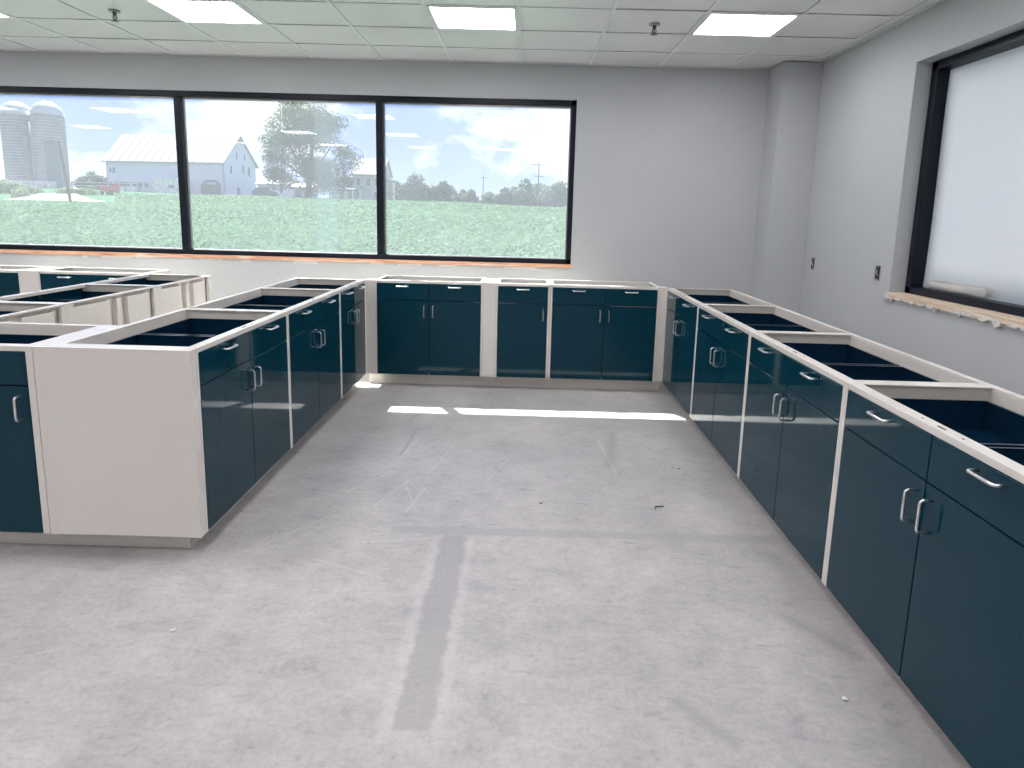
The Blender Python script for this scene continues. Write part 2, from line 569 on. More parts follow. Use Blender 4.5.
sm = MB()
x = -4.95
while x < 0.40:
    L = rnd.uniform(.04, .30)
    if rnd.random() < .6:
        sm.box(x, x + L, WY - .004, WY + .0, WZ0 - .046 - rnd.uniform(0, .012), WZ0 - .030)
    x += L + rnd.uniform(.0, .2)
sm.done('plaster_flakes', 'raw_plaster', kind='stuff').parent = bpy.data.objects['trim_1']
st = MB().box(-1.945, -1.755, WY + .044, WY + .046, WZ0 + .042, WZ1 - .052).done('film_strip', 'clear_film')
tag(st, 'tall clear plastic film strip stuck on the middle pane of the back window', 'film')

# window 2 in the right wall
win2 = bpy.data.objects.new('window_2', None)
COL.objects.link(win2)
win2['kind'] = 'structure'
F2 = WX + .10
f = MB()
f.box(F2, F2 + .09, W2A, W2B, WZ1 - .055, WZ1, .004).box(F2, F2 + .09, W2A, W2B, WZ0, WZ0 + .045, .004)
f.box(F2, F2 + .09, W2A, W2A + .05, WZ0, WZ1, .004).box(F2, F2 + .09, W2B - .06, W2B, WZ0, WZ1, .004)
f.done('window_frame', 'black_frame', win2)
MB().box(F2 + .10, F2 + .106, W2A + .02, W2B - .02, WZ0 + .02, WZ1 - .02).done('pane', 'dusty_glass', win2)
MB().box(WX - .02, F2 + .02, W2A, W2B + .015, WZ0 - .034, WZ0, .002).done('trim_2', 'pale_wood', kind='structure')
sm = MB()
y = 2.5
while y < 4.28:
    L = rnd.uniform(.02, .11)
    d = rnd.choice((.003, .006, .010, .016, .024)) * rnd.uniform(.7, 1.2)
    ztop = WZ0 - .018 - rnd.uniform(0, .018)
    pr_ = [(y, ztop), (y + L * .5, ztop + rnd.uniform(-.006, .006)), (y + L, ztop - rnd.uniform(0, .008)), (y + L * rnd.uniform(.75, 1.1), WZ0 - .034 - d * rnd.uniform(.2, .8)),
           (y + L * rnd.uniform(.4, .6), WZ0 - .034 - d), (y + L * rnd.uniform(-.1, .2), WZ0 - .034 - d * rnd.uniform(.1, .6))]
    sm.prism(pr_, 'x', WX - .0225, WX - .001)
    y += L * rnd.uniform(.8, 1.5)
sm.done('plaster_flakes', 'raw_plaster', kind='stuff').parent = bpy.data.objects['trim_2']
sh = thing('protective_sheet', 'white sheet covering the right-hand window, its lower edge rolled into a tube', 'sheet', (F2 + .082, W2B - .06, WZ0 + .045))
sy = W2A - W2B + .11
nv = MB()
rowsn = []
for i in range(25):
    yy = sy * i / 24
    rowsn.append([nv.bm.verts.new((.004 * math.sin(yy * 5 + k * .7), yy, (WZ1 - WZ0 - .10) * k / 8)) for k in range(9)])
for i in range(24):
    for k in range(8):
        nv.bm.faces.new((rowsn[i][k], rowsn[i + 1][k], rowsn[i + 1][k + 1], rowsn[i][k + 1]))
o = nv.done('sheet', 'white_sheet', sh, smooth=True)
md = o.modifiers.new('thickness', 'SOLIDIFY')
md.thickness = .001
# spiral roll lying on the bottom frame bar
rl = MB()
n = 44
prof = []
for i in range(n):
    a = i / (n - 1) * 2 * math.pi * 2.2
    rr = .011 + .022 * i / (n - 1)
    prof.append((-.036 + rr * math.cos(a), .036 + rr * math.sin(a)))
y0, y1 = -.14, -.66
q0 = [rl.bm.verts.new((p[0], y0, p[1])) for p in prof]
q1 = [rl.bm.verts.new((p[0] - .004, y1, p[1])) for p in prof]
for i in range(n - 1):
    rl.bm.faces.new((q0[i], q0[i + 1], q1[i + 1], q1[i]))
o = rl.done('rolled_edge', 'white_sheet', sh, smooth=True)
md = o.modifiers.new('thickness', 'SOLIDIFY')
md.thickness = .0015

# ------------------------------------------------------------------ cabinets
HANDLE_ME = None


def handle_mesh():
    """wire pull along x, standing 33 mm off the -y side"""
    global HANDLE_ME
    if HANDLE_ME is None:
        h, p, r = .048, .033, .012
        pts = [(-h, .001, 0), (-h, -p + r, 0)]
        for k in range(1, 4):
            a = k / 4 * math.pi / 2
            pts.append((-h + r - r * math.cos(a), -p + r - r * math.sin(a), 0))
        pts += [(-h + r, -p, 0)]
        pts = pts + [(-x_, y_, z_) for x_, y_, z_ in reversed(pts)]
        o = MB().tube(pts, .0045, 8).done('handle', 'brushed_nickel', smooth=True)
        HANDLE_ME = o.data
        bpy.data.objects.remove(o)
    return HANDLE_ME


def pull(parent, x, z, vertical, label=None):
    o = link('handle', handle_mesh(), parent)
    o.location = (x, 0, z)
    if vertical:
        o.rotation_euler = (0, R(90), 0)
    return o


def cabinet(loc, rz, w, label, group, d=0.535, bays=2, hand='right', drawers=True, name='base_cabinet', e=0.019, backs=False, kick0=0.0):
    t = thing(name, label, 'cabinet', loc, rz, group)
    # steel shell
    for s in (0, 1):
        a, b = (0, e) if s == 0 else (w - e, w)
        m = MB().box(a + .0006, b - .0006, 0, d, KZ, H, .0015)
        lip = (b, b + .012) if s == 0 else (a - .012, a)
        m.box(lip[0], lip[1], .045, d - .012, H - .004, H)          # folded top flange
        m.done('side_panel', 'cream_enamel', t)
        i0, i1 = (e, e + .004) if s == 0 else (w - e - .004, w - e)
        MB().box(i0, i1, .046, d - .02, H - .052, H - .005).done('side_flange', 'cream_inside', t)
    MB().box(e, w - e, .002, .046, H - .022, H - .0005, .0015).done('front_rail', 'cream_enamel', t)
    MB().box(w / 2 - .018, w / 2 + .018, .020, .027, H - .003, H + .0003).done('rail_slot', 'dark_hole', t)
    for k in (-1, 1):
        MB().cyl((w / 2 + k * .09, .0235, H - .003), (w / 2 + k * .09, .0235, H + .0003), .004, seg=8).done('screw_hole', 'dark_hole', t)
    MB().box(e, w - e, d - .030, d, H - .010, H - .0005, .0015).box(e, w - e, d - .032, d - .029, H - .060, H - .010).done('rear_rail', 'cream_enamel', t)
    q = .035 if backs else .020
    bp_ = MB().box(e, w - e, d - q, d - q + .003, KZ + .005, H - .012)
    bp_.box(e, e + .03, d - .02, d - .001, KZ, H - .012).box(w - e - .03, w - e, d - .02, d - .001, KZ, H - .012)
    bp_.done('back_panel', 'cream_enamel', t)
    MB().box(e, w - e, .02, d - .02, KZ, KZ + .018).done('bottom_panel', 'cream_enamel', t)
    MB().box(e, w - e, .024, .040, H - .175, H - .155).done('drawer_rail', 'gap_black', t)
    MB().box(kick0, w, .098, .113, 0, KZ - .001).box(.072, .087, .113, d - .03, 0, KZ - .001).box(w - .015, w, .113, d - .03, 0, KZ - .001).done('toe_kick', 'cream_enamel', t)
    if bays == 2:
        MB().box(w / 2 - .012, w / 2 + .012, .024, .040, KZ + .02, H - .03).done('center_post', 'gap_black', t)
    # doors and drawers, inset flush with the shell
    x0, x1, g = e + .002, w - e - .002, .0022
    cuts = [(x0, x1)] if bays == 1 else [(x0, w / 2 - g), (w / 2 + g, x1)]
    zs = H - .160
    for k, (a, b) in enumerate(cuts):
        dr = MB().box(a, b, -.0005, .020, KZ + .004, zs - .0022, .0022).done('door', 'teal_enamel', t)
        side = hand if bays == 1 else ('right' if k == 0 else 'left')
        hx = b - .034 if side == 'right' else a + .034
        pull(dr, hx, zs - .090, True)
        dw = MB().box(a, b, -.0005, .020, zs + .0022, H - .0235, .0022).done('drawer', 'teal_enamel', t)
        pull(dw, (a + b) / 2, H - .046, False)
        m = MB()
        dl = d - .050
        zt = H - .048
        m.box(a + .010, a + .0125, .020, dl, zs + .01, zt).box(b - .0125, b - .010, .020, dl, zs + .01, zt)
        m.box(a + .010, b - .010, dl - .0025, dl, zs + .01, zt).box(a + .010, b - .010, .020, dl, zs + .008, zs + .0105)
        m.box(a + .008, a + .016, .020, dl, zt - .004, zt).box(b - .016, b - .008, .020, dl, zt - .004, zt).box(a + .01, b - .01, dl - .006, dl + .004, zt - .004, zt)
        m.done('drawer_box', 'teal_inside', dw)
    return t


def filler(x0, x1, y, label, d=.10, rz=0):
    t = thing('filler_panel', label, 'panel', (x0, y, 0), rz, None)
    w = x1 - x0
    MB().box(.0003, w - .0003, .001, .018, KZ, H - .001, .001).box(.0008, w - .0008, .018, d, H - .016, H - .001).done('panel', 'cream_enamel', t)
    MB().box(0, w, .098, .113, 0, KZ - .001).done('toe_kick', 'cream_enamel', t)
    return t


RX, BY, LX = 1.158, 5.236, -1.303
GR = 'base cabinets along the right wall'
DR = .535
ys_ = [5.236, 4.276, 3.262, 2.256, 1.248]
labs = ['right-hand run base cabinet tucked into the far right corner against the back row',
        'right-hand run base cabinet, second from the far right corner',
        'right-hand run base cabinet in the middle, beside the narrow sill end of the right window',
        'nearest right-hand base cabinet, cut off by the right edge of the photo']
for k in range(4):
    cabinet((RX, ys_[k], 0), R(-90), ys_[k] - ys_[k + 1], labs[k], GR, d=DR)
GB = 'base cabinets along the back wall'
DB = .42
cabinet((-1.227, BY, 0), 0, .886, 'teal two-door base cabinet of the back row beside the left corner', GB, d=DB, e=.016)
cabinet((-.235, BY, 0), 0, .441, 'narrow single-door teal base cabinet in the middle of the back row', GB, d=DB, bays=1, hand='right', e=.016)
cabinet((.207, BY, 0), 0, .895, 'teal two-door base cabinet of the back row nearest the right corner', GB, d=DB, e=.020)
filler(-1.3036, -1.2270, BY, 'cream corner filler strip between the left run and the back row')
filler(-.340, -.236, BY, 'wide cream filler strip left of the single-door back cabinet', .36)
filler(1.1018, 1.1584, BY, 'cream corner filler strip between the back row and the right run')
GL = 'base cabinets of the left run'
DL = .575
ysl = [2.505, 3.502, 4.512, 5.2376]
labl = ['left run base cabinet at the near end, next to the cream end panel', 'middle base cabinet of the left run, second from the end panel',
        'left run base cabinet at the far end, against the back row']
for k in range(3):
    cabinet((LX, ysl[k], 0), R(90), ysl[k + 1] - ysl[k], labl[k], GL, d=DL, kick0=(.071 if k == 0 else 0.0))
# end panel closing the near end of the left run
YE = 2.462
t = thing('end_panel', 'large cream end panel closing the near end of the left run', 'panel', (0, YE, 0))
MB().box(-1.895, LX, 0, .041, KZ + .002, H, .0015).done('panel', 'cream_enamel', t)
MB().box(-1.9255, LX - .0985, .099, .113, 0, KZ - .008).done('toe_kick', 'cream_enamel', t)
# return cabinet to its left, its front towards the camera
t = thing('filler_panel', 'narrow cream filler strip between end panel and leftmost teal door', 'panel', (-1.9258, YE, 0))
MB().box(.0008, .0300, .002, .04, KZ - .004, H - .001, .001).box(.0008, .0468, .042, .49, H - .014, H - .001).done('strip', 'cream_enamel', t)
cabinet((-2.556, YE, 0), 0, .630, 'base cabinet facing the camera at the left edge, left of the end panel', None, d=.50, bays=1, hand='right', name='return_cabinet', e=.029)
# second peninsula, seen from its back, fronts towards -x
GP = 'base cabinets of the second row at the left, backs towards us'
PX = -3.10
yp = [5.24, 4.47, 3.57, 2.70]
labp = ['base cabinet at the far end of the second left row, seen from behind', 'middle base cabinet of the second left row, seen from behind',
        'nearest visible base cabinet of the second left row, at the left edge, seen from behind']
for k in range(3):
    y0, y1 = yp[k + 1], yp[k]
    ww = y1 - y0
    c = cabinet((PX, y1, 0), R(-90), ww, labp[k], GP, d=.535, backs=True)
    m_ = ww * .5
    for a, b in ((.105, m_ - .10), (m_ - .032, m_ + .012), (m_ + .08, ww - .0495)):
        MB().box(a, b, .529, .5345, KZ + .01, H - .030, .001).box(a, a + .003, .504, .53, KZ + .01, H - .030).box(b - .003, b, .504, .53, KZ + .01, H - .030).done('back_plate', 'cream_enamel', c)
    MB().box(m_ - .085, m_ - .055, .499, .5015, H - .075, H - .045).done('cable_hole', 'dark_hole', c)
# back row beyond the second peninsula
cabinet((-3.985, BY, 0), 0, .875, 'teal two-door base cabinet of the back row behind the second left row', GB, d=.40, e=.016)
filler(-4.130, -3.986, BY, 'wide cream filler strip of the back row near the left edge', .36)
cabinet((-5.02, BY, 0), 0, .889, 'base cabinet of the back row at the far left edge of the photo', GB, d=.40, e=.016)

# ------------------------------------------------------------------ small fixtures
LL = ['square ceiling light panel left of the hanging sprinkler at top left, cut by the frame', 'square ceiling light panel above the barn, just right of the left sprinkler',
      'square ceiling light panel in the middle, above the right window pane', 'square ceiling light panel nearest the right wall']
lamp_meshes = None
for j, y in enumerate(lamprows):
    for i, x in enumerate(lampcols):
        if j == 0 and i >= 2:
            lab, grp = LL[i - 2], 'ceiling light panels in the first row'
        else:
            lab, grp = 'square ceiling light panel further back in the room', 'ceiling light panels out of view'
        t = thing('ceiling_light', lab, 'ceiling light', (x, y, CZ), 0, grp)
        if lamp_meshes is None:
            a, b = TDX, TDY
            f = MB().box(.012, a - .012, .012, .030, -.002, .03).box(.012, a - .012, b - .030, b - .012, -.002, .03)
            f.box(.012, .030, .03, b - .03, -.002, .03).box(a - .030, a - .012, .03, b - .03, -.002, .03)
            fo = f.done('frame', 'white_plastic', t)
            do = MB().box(.030, a - .030, .030, b - .030, .004, .008).done('diffuser', 'lamp_diffuser', t)
            lamp_meshes = (fo.data, do.data)
        else:
            link('frame', lamp_meshes[0], t)
            link('diffuser', lamp_meshes[1], t)


def sprinkler(x, y, lab):
    t = thing('sprinkler_head', lab, 'sprinkler', (x, y, CZ), 0, 'ceiling sprinklers')
    MB().cyl((0, 0, -.006), (0, 0, .004), .038, .034, 20).done('escutcheon', 'galvanised', t)
    m = MB().cyl((0, 0, -.03), (0, 0, -.006), .012)
    m.tube([(.010, 0, -.028), (.014, 0, -.045), (.004, 0, -.062)], .003, 6).tube([(-.010, 0, -.028), (-.014, 0, -.045), (-.004, 0, -.062)], .003, 6)
    m.cyl((0, 0, -.06), (0, 0, -.03), .003)
    m.done('frame_arms', 'dark_metal', t)
    m = MB().cyl((0, 0, -.066), (0, 0, -.062), .012)
    for k in range(8):
        a = k * math.pi / 4
        m.obox((.010 * math.cos(a), .010 * math.sin(a), -.064), (.024 * math.cos(a), .024 * math.sin(a), -.066), .008, .002)
    m.done('deflector', 'dark_metal', t)


sprinkler(-2.88, 4.72, 'pendant sprinkler head at top left between two ceiling lights')
sprinkler(.84, 4.72, 'pendant sprinkler head at top right, left of the rightmost ceiling light')
for y, z, lab in ((5.488, 1.10, 'small dark open electrical box on the right wall nearer the corner'), (4.466, 1.112, 'small dark open electrical box on the right wall nearer the window')):
    t = thing('outlet_box', lab, 'outlet', (WX, y, z), 0, 'open electrical boxes on the right wall')
    m = MB().box(-.004, 0, -.030, .030, .046, .052).box(-.004, 0, -.030, .030, -.052, -.046).box(-.004, 0, -.030, -.026, -.046, .046).box(-.004, 0, .026, .030, -.046, .046)
    m.done('box_rim', 'galvanised', t)
    MB().box(-.0015, 0, -.026, .026, -.046, .046).done('box_back', 'dark_hole', t)
    MB().box(-.006, -.001, -.006, .006, .034, .050).box(-.006, -.001, -.006, .006, -.050, -.034).done('mounting_tab', 'galvanised', t)
    MB().tube([(-.003, -.008, -.02), (-.010, .0, .0), (-.004, .010, .022)], .0025, 6).done('wire', 'white_plastic', t)

# bits left lying on the floor
t = MB().tube([(.686, 3.06, .004), (.690, 3.085, .004), (.735, 3.092, .004)], .003, 6).done('wire_scrap', 'dark_metal')
tag(t, 'short bent dark wire scrap lying on the concrete floor right of centre', 'wire')
rnd = random.Random(11)
for (x, y, r, lab) in ((-1.18, 2.01, .012, 'pale concrete crumb on the floor in front of the end panel'), (-.645, 3.42, .008, 'pale concrete crumb on the floor beside the left run'),
                       (.11, 3.09, .008, 'tiny dark pebble on the floor near the middle'), (1.02, 1.78, .012, 'pale concrete crumb on the floor by the near right cabinet'),
                       (.93, 3.60, .007, 'tiny dark pebble on the floor by the right run')):
    m = MB()
    bmesh.ops.create_icosphere(m.bm, subdivisions=1, radius=r, matrix=Matrix.Translation((x, y, r * .35)) @ Matrix.Diagonal((1, .8, .45, 1)))
    for v in m.bm.verts:
        v.co += Vector((rnd.uniform(-1, 1), rnd.uniform(-1, 1), rnd.uniform(0, .4))) * r * .2
    tag(m.done('pebble' if 'pebble' in lab else 'concrete_crumb', 'dark_metal' if 'pebble' in lab else 'crumb'), lab, 'pebble' if 'pebble' in lab else 'crumb')

# ------------------------------------------------------------------ outdoors
CTRL = [(-80, 75, .7), (-52, 75, 1.3), (-60, 60, .6), (-95, 120, 3.6), (-85, 120, 3.8), (-70, 150, 3.75), (-97, 152, 3.5), (-66, 161, 3.9), (-38, 130, 2.9), (-27, 130, 2.9),
        (-45, 115, 3.2), (-52, 140, 3.7), (-35, 110, 2.6), (-50, 260, 3.6), (19, 260, 3.8), (-13, 200, 3.3), (3, 180, 3.1), (-13, 100, 2.5), (4, 100, 2.1), (-63, 100, 2.5),
        (-20, 60, 1.1), (5, 60, .9), (-40, 60, 1.0), (-15, 30, .05), (5, 30, .0), (-30, 30, .0), (0, 10, -.4), (-20, 10, -.4), (15, 10, -.4), (60, 60, .6), (70, 150, 2.0), (-120, 60, .2),
        (-160, 150, 3.4), (90, 300, 4), (-250, 320, 4), (-120, 260, 4.0), (-35, 10, -.4)]


def gz(x, y):
    a = b = 0
    for cx, cy, cz in CTRL:
        d2 = ((x - cx) ** 2 + (y - cy) ** 2) + 6.0
        w_ = 1 / d2 ** 1.6
        a += w_ * cz
        b += w_
    return a / b


g = MB()
gx = [-300 + 10 * i for i in range(46)]
gy = [6.6 + 1.5 * i for i in range(6)] + [18 + 6 * i for i in range(30)] + [200 + 25 * i for i in range(8)]
gv = [[g.bm.verts.new((x, y, gz(x, y))) for x in gx] for y in gy]
for j in range(len(gy) - 1):
    for i in range(len(gx) - 1):
        g.bm.faces.new((gv[j][i], gv[j][i + 1], gv[j + 1][i + 1], gv[j + 1][i]))
fld = g.done('ground', 'crop_field', smooth=True, kind='structure')

# soybean tufts of the nearer field: nobody could count them
rnd = random.Random(3)
vs, fs = [], []
for k in range(60000):
    y = 20 + 85 * rnd.random() ** 1.25
    x = y * rnd.uniform(-.95, .13) + rnd.uniform(-2, 2)
    if y > 70 and x < -.63 * y:
        continue
    z = gz(x, y)
    s = rnd.uniform(.04, .09) * (1 + y / 60)
    h0 = 1 + y / 90
    for q in range(2):
        a = rnd.uniform(0, 6.28)
        c, sn = math.cos(a) * s, math.sin(a) * s
        i = len(vs)
        h = rnd.uniform(.08, .22) * h0
        vs += [(x - c, y - sn, z + h * .7), (x + sn * .8, y - c * .8, z + h), (x + c, y + sn, z + h * .8), (x - sn * .8, y + c * .8, z + h * .5)]
        fs.append((i, i + 1, i + 2, i + 3))
me = bpy.data.meshes.new('crop_rows')
me.from_pydata(vs, [], fs)
me.materials.append(MATS['leaf_crop'])
o = link('crop_plants', me, None, 'stuff')
tag(o, 'low green crop covering the field outside the back window', 'crop')

# gravel drive
g = MB()
lo, hi = [], []
for k, ya, yb in ((-.95, 66, 66.5), (-.806, 74, 76), (-.78, 75.5, 84), (-.746, 76.5, 91), (-.712, 77.5, 95), (-.69, 79, 93), (-.665, 81, 85), (-.645, 82.5, 83.5)):
    lo.append([g.bm.verts.new((k * yy, yy, gz(k * yy, yy) + .2)) for yy in (ya, ya * .67 + yb * .33, ya * .33 + yb * .67, yb)])
for i in range(len(lo) - 1):
    for q in range(3):
        g.bm.faces.new((lo[i][q], lo[i + 1][q], lo[i + 1][q + 1], lo[i][q + 1]))
g.done('driveway', 'gravel', kind='structure')


def leaf_cloud(blobs, n, size, seed, shell=.35):
    """leaf quads scattered through ellipsoid lumps -> mesh data"""
    rn = random.Random(seed)
    tot = sum(b[3] * b[4] * b[5] for b in blobs) if False else sum((b[3] * b[5]) for b in blobs)
    vs, fs = [], []
    for b in blobs:
        for k in range(int(n * b[3] * b[5] / tot)):
            d = Vector((rn.gauss(0, 1), rn.gauss(0, 1), rn.gauss(0, 1))).normalized()
            rr = 1 - shell * rn.random() ** 1.5
            p = Vector((b[0] + d.x * b[3] * rr, b[1] + d.y * b[4] * rr, b[2] + d.z * b[5] * rr))
            nrm = (d + Vector((rn.uniform(-1, 1), rn.uniform(-1, 1), rn.uniform(-.4, 1))) * .8).normalized()
            tx = nrm.orthogonal().normalized()
            tx.rotate(Matrix.Rotation(rn.uniform(0, 6.28), 3, nrm))
            ty = nrm.cross(tx)
            s = size * rn.uniform(.6, 1.4)
            i = len(vs)
            vs += [p - tx * s, p - ty * s * .6, p + tx * s, p + ty * s * .6]
            fs.append((i, i + 1, i + 2, i + 3))
    me = bpy.data.meshes.new('foliage')
    me.from_pydata(vs, [], fs)
    return me


def tree(x, y, me, m, trunk, label, group=None, s=1.0, rz=0, cat='tree', name='tree'):
    t = thing(name, label, cat, (x, y, gz(x, y) - .1), rz, group)
    if not me.materials:
        me.materials.append(MATS[m])
    o = link('foliage', me, t)
    o.scale = (s * 1.12, s * 1.12, s * 1.12) if name == 'distant_tree' else (s, s, s)
    if trunk:
        q = trunk()
        q.done('trunk', 'bark', t)
    return t


rn = random.Random(21)
bl = []
# big shade tree: wide crown of many lumps
for k in range(46):
    a = rn.uniform(0, 6.28)
    zz = rn.uniform(3.4, 15.6)
    prof_r = 8.6 * math.sin(max(.12, min(1, (zz - .8) / 16.0)) * math.pi * .86 + .22) ** .7
    rr = prof_r * math.sqrt(rn.random()) * .82
    s = rn.uniform(1.3, 2.6)
    bl.append((rr * math.cos(a), rr * math.sin(a) * .9, zz, s * 1.15, s * 1.1, s * .95))
for bx, by_, bz, bs in ((-3.5, 0, 3.2, 1.5), (2.2, 1.5, 2.6, 1.5), (4.2, 1.0, 2.8, 1.6), (6.0, .8, 3.6, 1.6), (.5, 2.2, 2.4, 1.4), (-1.5, 2.0, 2.6, 1.3), (-5.2, 0, 4.4, 1.5)):
    bl.append((bx, by_, bz, bs * 1.1, bs, bs))
big = leaf_cloud(bl, 34000, .16, 8, .6)


def big_trunk():
    m = MB().cyl((0, 0, -.3), (0, 0, 4.2), .55, .42, 10)
    for a, l, zz in ((0.3, 5, 11), (2.2, 5.5, 10), (4.0, 5, 12), (5.3, 4, 13), (1.2, 3, 14.5), (3.2, 6, 8)):
        m.cyl((0, 0, 3.6), (l * math.cos(a), l * math.sin(a), zz), .26, .06, 7)
    return m


tree(-37.3, 112, big, 'leaf_tree', big_trunk, 'big leafy shade tree between the white barn and the house', name='shade_tree')
# far wood edge
rn = random.Random(9)
meshes = []
for v in range(4):
    b = []
    for k in range(14):
        a = rn.uniform(0, 6.28)
        rr = rn.uniform(0, 4.2)
        b.append((rr * math.cos(a), rr * math.sin(a), rn.uniform(1.5, 8.2) - rr * .25, rn.uniform(1.8, 3), rn.uniform(1.8, 3), rn.uniform(1.5, 2.6)))
    b.append((0, 0, 4, 5, 4, 3.4))
    me = leaf_cloud(b, 2600, .55, 40 + v, .5)
    meshes.append(me)


def small_trunk():
    return MB().cyl((0, 0, -.3), (0, 0, 5), .3, .2, 6)


wood_x = [(-50, 240), (-46, 268), (-41, 242), (-36, 270), (-31, 244), (-27, 268), (-21, 246), (-16, 270), (-10, 245), (-6, 268), (-1, 240), (4, 264), (8, 240), (13, 266), (18, 238), (23, 262), (29, 238),
          (-57, 255), (-63, 262)]
for i, (x, y) in enumerate(wood_x):
    s = (1.0, .92, 1.05, .8, .98, .7, .6, .66, .62, .85, .95, 1.02, .95, 1.06, 1.0, 1.05, 1.0, .9, .9)[i]
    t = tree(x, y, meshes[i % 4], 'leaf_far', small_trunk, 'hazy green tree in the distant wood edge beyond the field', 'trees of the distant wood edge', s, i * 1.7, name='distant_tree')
bushm = leaf_cloud([(0, 0, .7, 1.3, 1.0, .8), (1.2, .2, .5, 1.0, .8, .6), (-1.2, .1, .6, 1.1, .9, .7)], 500, .2, 77, .6)
for i, (x, y, s) in enumerate(((-92, 96, 1.3), (-87, 95, 1.3), (-83, 97, 1.1), (-79, 99, 1.4), (-75, 98, 1.0), (-97, 95, 1.3), (-70, 104, .9), (-72.5, 86, 1.2), (-67.0, 86.5, .9), (-64.8, 93, .9), (-78.5, 90, 1.3))):
    tree(x, y, bushm, 'leaf_bush', None, 'shaggy light green bush at the foot of the silos', 'bushes at the foot of the silos', s, i * 1.1, 'bush', 'bush')
for i, (x, y, s) in enumerate(((-110, 170, .55), (-116, 175, .6), (-104, 176, .5), (-128, 150, .9))):
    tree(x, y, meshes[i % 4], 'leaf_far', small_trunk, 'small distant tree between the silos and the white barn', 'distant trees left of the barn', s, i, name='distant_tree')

# silos


def silo(x, y, r, h, lab, chute=True):
    z = gz(x, y) - .3
    t = thing('silo', lab, 'silo', (x, y, z), 0, 'grain silos outside the window')
    o = MB().cyl((0, 0, 0), (0, 0, h), r, r, 40).done('stave_wall', 'silo_staves', t)
    shade_auto(o)
    me = None
    for k in range(24):
        zz = .5 + k * (h - .6) / 24
        if me is None:
            m = MB()
            m.tube([((r + .01) * math.cos(a * math.pi / 16), (r + .01) * math.sin(a * math.pi / 16), 0) for a in range(33)], .075, 4)
            ho = m.done('hoop', 'galvanised', t)
            me = ho.data
        else:
            ho = link('hoop', me, t)
        ho.location = (0, 0, zz)
    m = MB()
    bmesh.ops.create_uvsphere(m.bm, u_segments=32, v_segments=16, radius=r * 1.02, matrix=Matrix.Translation((0, 0, h)) @ Matrix.Diagonal((1, 1, .95, 1)))
    bmesh.ops.bisect_plane(m.bm, geom=m.bm.verts[:] + m.bm.edges[:] + m.bm.faces[:], plane_co=(0, 0, h), plane_no=(0, 0, -1), clear_outer=True)
    m.done('dome', 'silo_dome', t, smooth=True)
    return t


s1 = silo(-93.8, 122, 2.6, 13.4, 'left of the two tall concrete stave silos with metal domes')
MB().cyl((2.3, -1.3, 0), (2.3, -1.3, 11.8), .55, .55, 14).done('chute', 'silo_staves', s1, smooth=True)
s2 = silo(-88.2, 122, 2.6, 13.4, 'right of the two tall concrete stave silos, with a dark chute on its side')
MB().cyl((-1.4, -2.1, 0), (-1.4, -2.1, 12.0), .5, .5, 14).done('chute', 'silo_staves', s2, smooth=True)
MB().box(.75, 2.5, -2.6, -1.2, 0, 8.6).done('dark_chute', 'silo_dark', s2, label='dark square chute up the right side')
t = thing('foundation_wall', 'low pale concrete wall in front of the silos', 'wall', (-89, 116, gz(-89, 116) - .3))
MB().box(-9, 5.5, -.25, .25, 0, 1.5).done('wall_block', 'stone_white', t)

# barn
t = thing('barn', 'long white barn with a pale metal roof and gable end', 'barn', (-69.2, 150, 3.2), R(180 - 8))
BL, BD, EH, RH = 29.8, 13.2, 8.1, 14.3


def bw(name, m, mb):
    return mb.done(name, m, t)


# local x runs left along the long wall (after the half turn), local -y is away from us
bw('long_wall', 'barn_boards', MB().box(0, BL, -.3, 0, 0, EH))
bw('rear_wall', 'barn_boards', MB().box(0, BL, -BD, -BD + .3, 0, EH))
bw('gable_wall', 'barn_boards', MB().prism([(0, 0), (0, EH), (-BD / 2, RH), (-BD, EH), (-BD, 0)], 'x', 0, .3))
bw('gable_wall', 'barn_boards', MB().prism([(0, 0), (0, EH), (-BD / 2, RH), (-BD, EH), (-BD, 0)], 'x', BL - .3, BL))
bw('roof_slope', 'barn_roof', MB().prism([(.7, EH - .5), (.7, EH - .25), (-BD / 2, RH + .35), (-BD / 2, RH + .05)], 'x', -.5, BL + .6))
bw('roof_slope', 'barn_roof', MB().prism([(-BD - .7, EH - .5), (-BD - .7, EH - .25), (-BD / 2, RH + .35), (-BD / 2, RH + .05)], 'x', -.5, BL + .6))
for k in range(14):
    x = 1 + k * 2.1
    p = MB()
    p.obox((x, .7, EH - .22), (x, -BD / 2, RH + .38), .10, .08)
    bw('roof_rib', 'barn_roof', p)
bw('louvre', 'barn_dark', MB().prism([(-BD / 2 - 1.0, RH - 1.6), (-BD / 2, RH - .2), (-BD / 2 + 1.0, RH - 1.6)], 'x', -.08, .02))
for (yy, zz, ww, hh) in ((-3.2, 5.6, .8, 1.8), (-8.2, 6.0, .7, 1.8), (-5.6, 9.0, .5, 1.6), (-10.6, 5.4, .7, 2.2), (-6.2, .3, 1.3, 2.3), (-8.8, 9.0, .5, 1.5)):
    bw('gable_opening', 'barn_dark', MB().box(-.06, .02, yy, yy + ww, zz, zz + hh))
for k in range(7):
    bw('stable_window', 'window_dark', MB().box(19.2 + k * 1.55, 20.2 + k * 1.55, -.02, .06, 2.0, 3.1))
bw('loft_window', 'window_dark', MB().box(27.6, 28.1, -.02, .06, 5.2, 6.4))
bw('loft_window', 'window_dark', MB().box(28.5, 28.9, -.02, .06, 5.2, 6.4))
bw('drive_door', 'barn_dark', MB().prism([(.8, .2), (.8, 3.0), (1.9, 4.0), (4.6, 4.0), (5.9, 2.8), (5.9, .2)], 'y', .0, .08))
bw('drive_door_lintel', 'barn_boards', MB().box(2.0, 4.2, .06, .14, 3.0, 3.4))
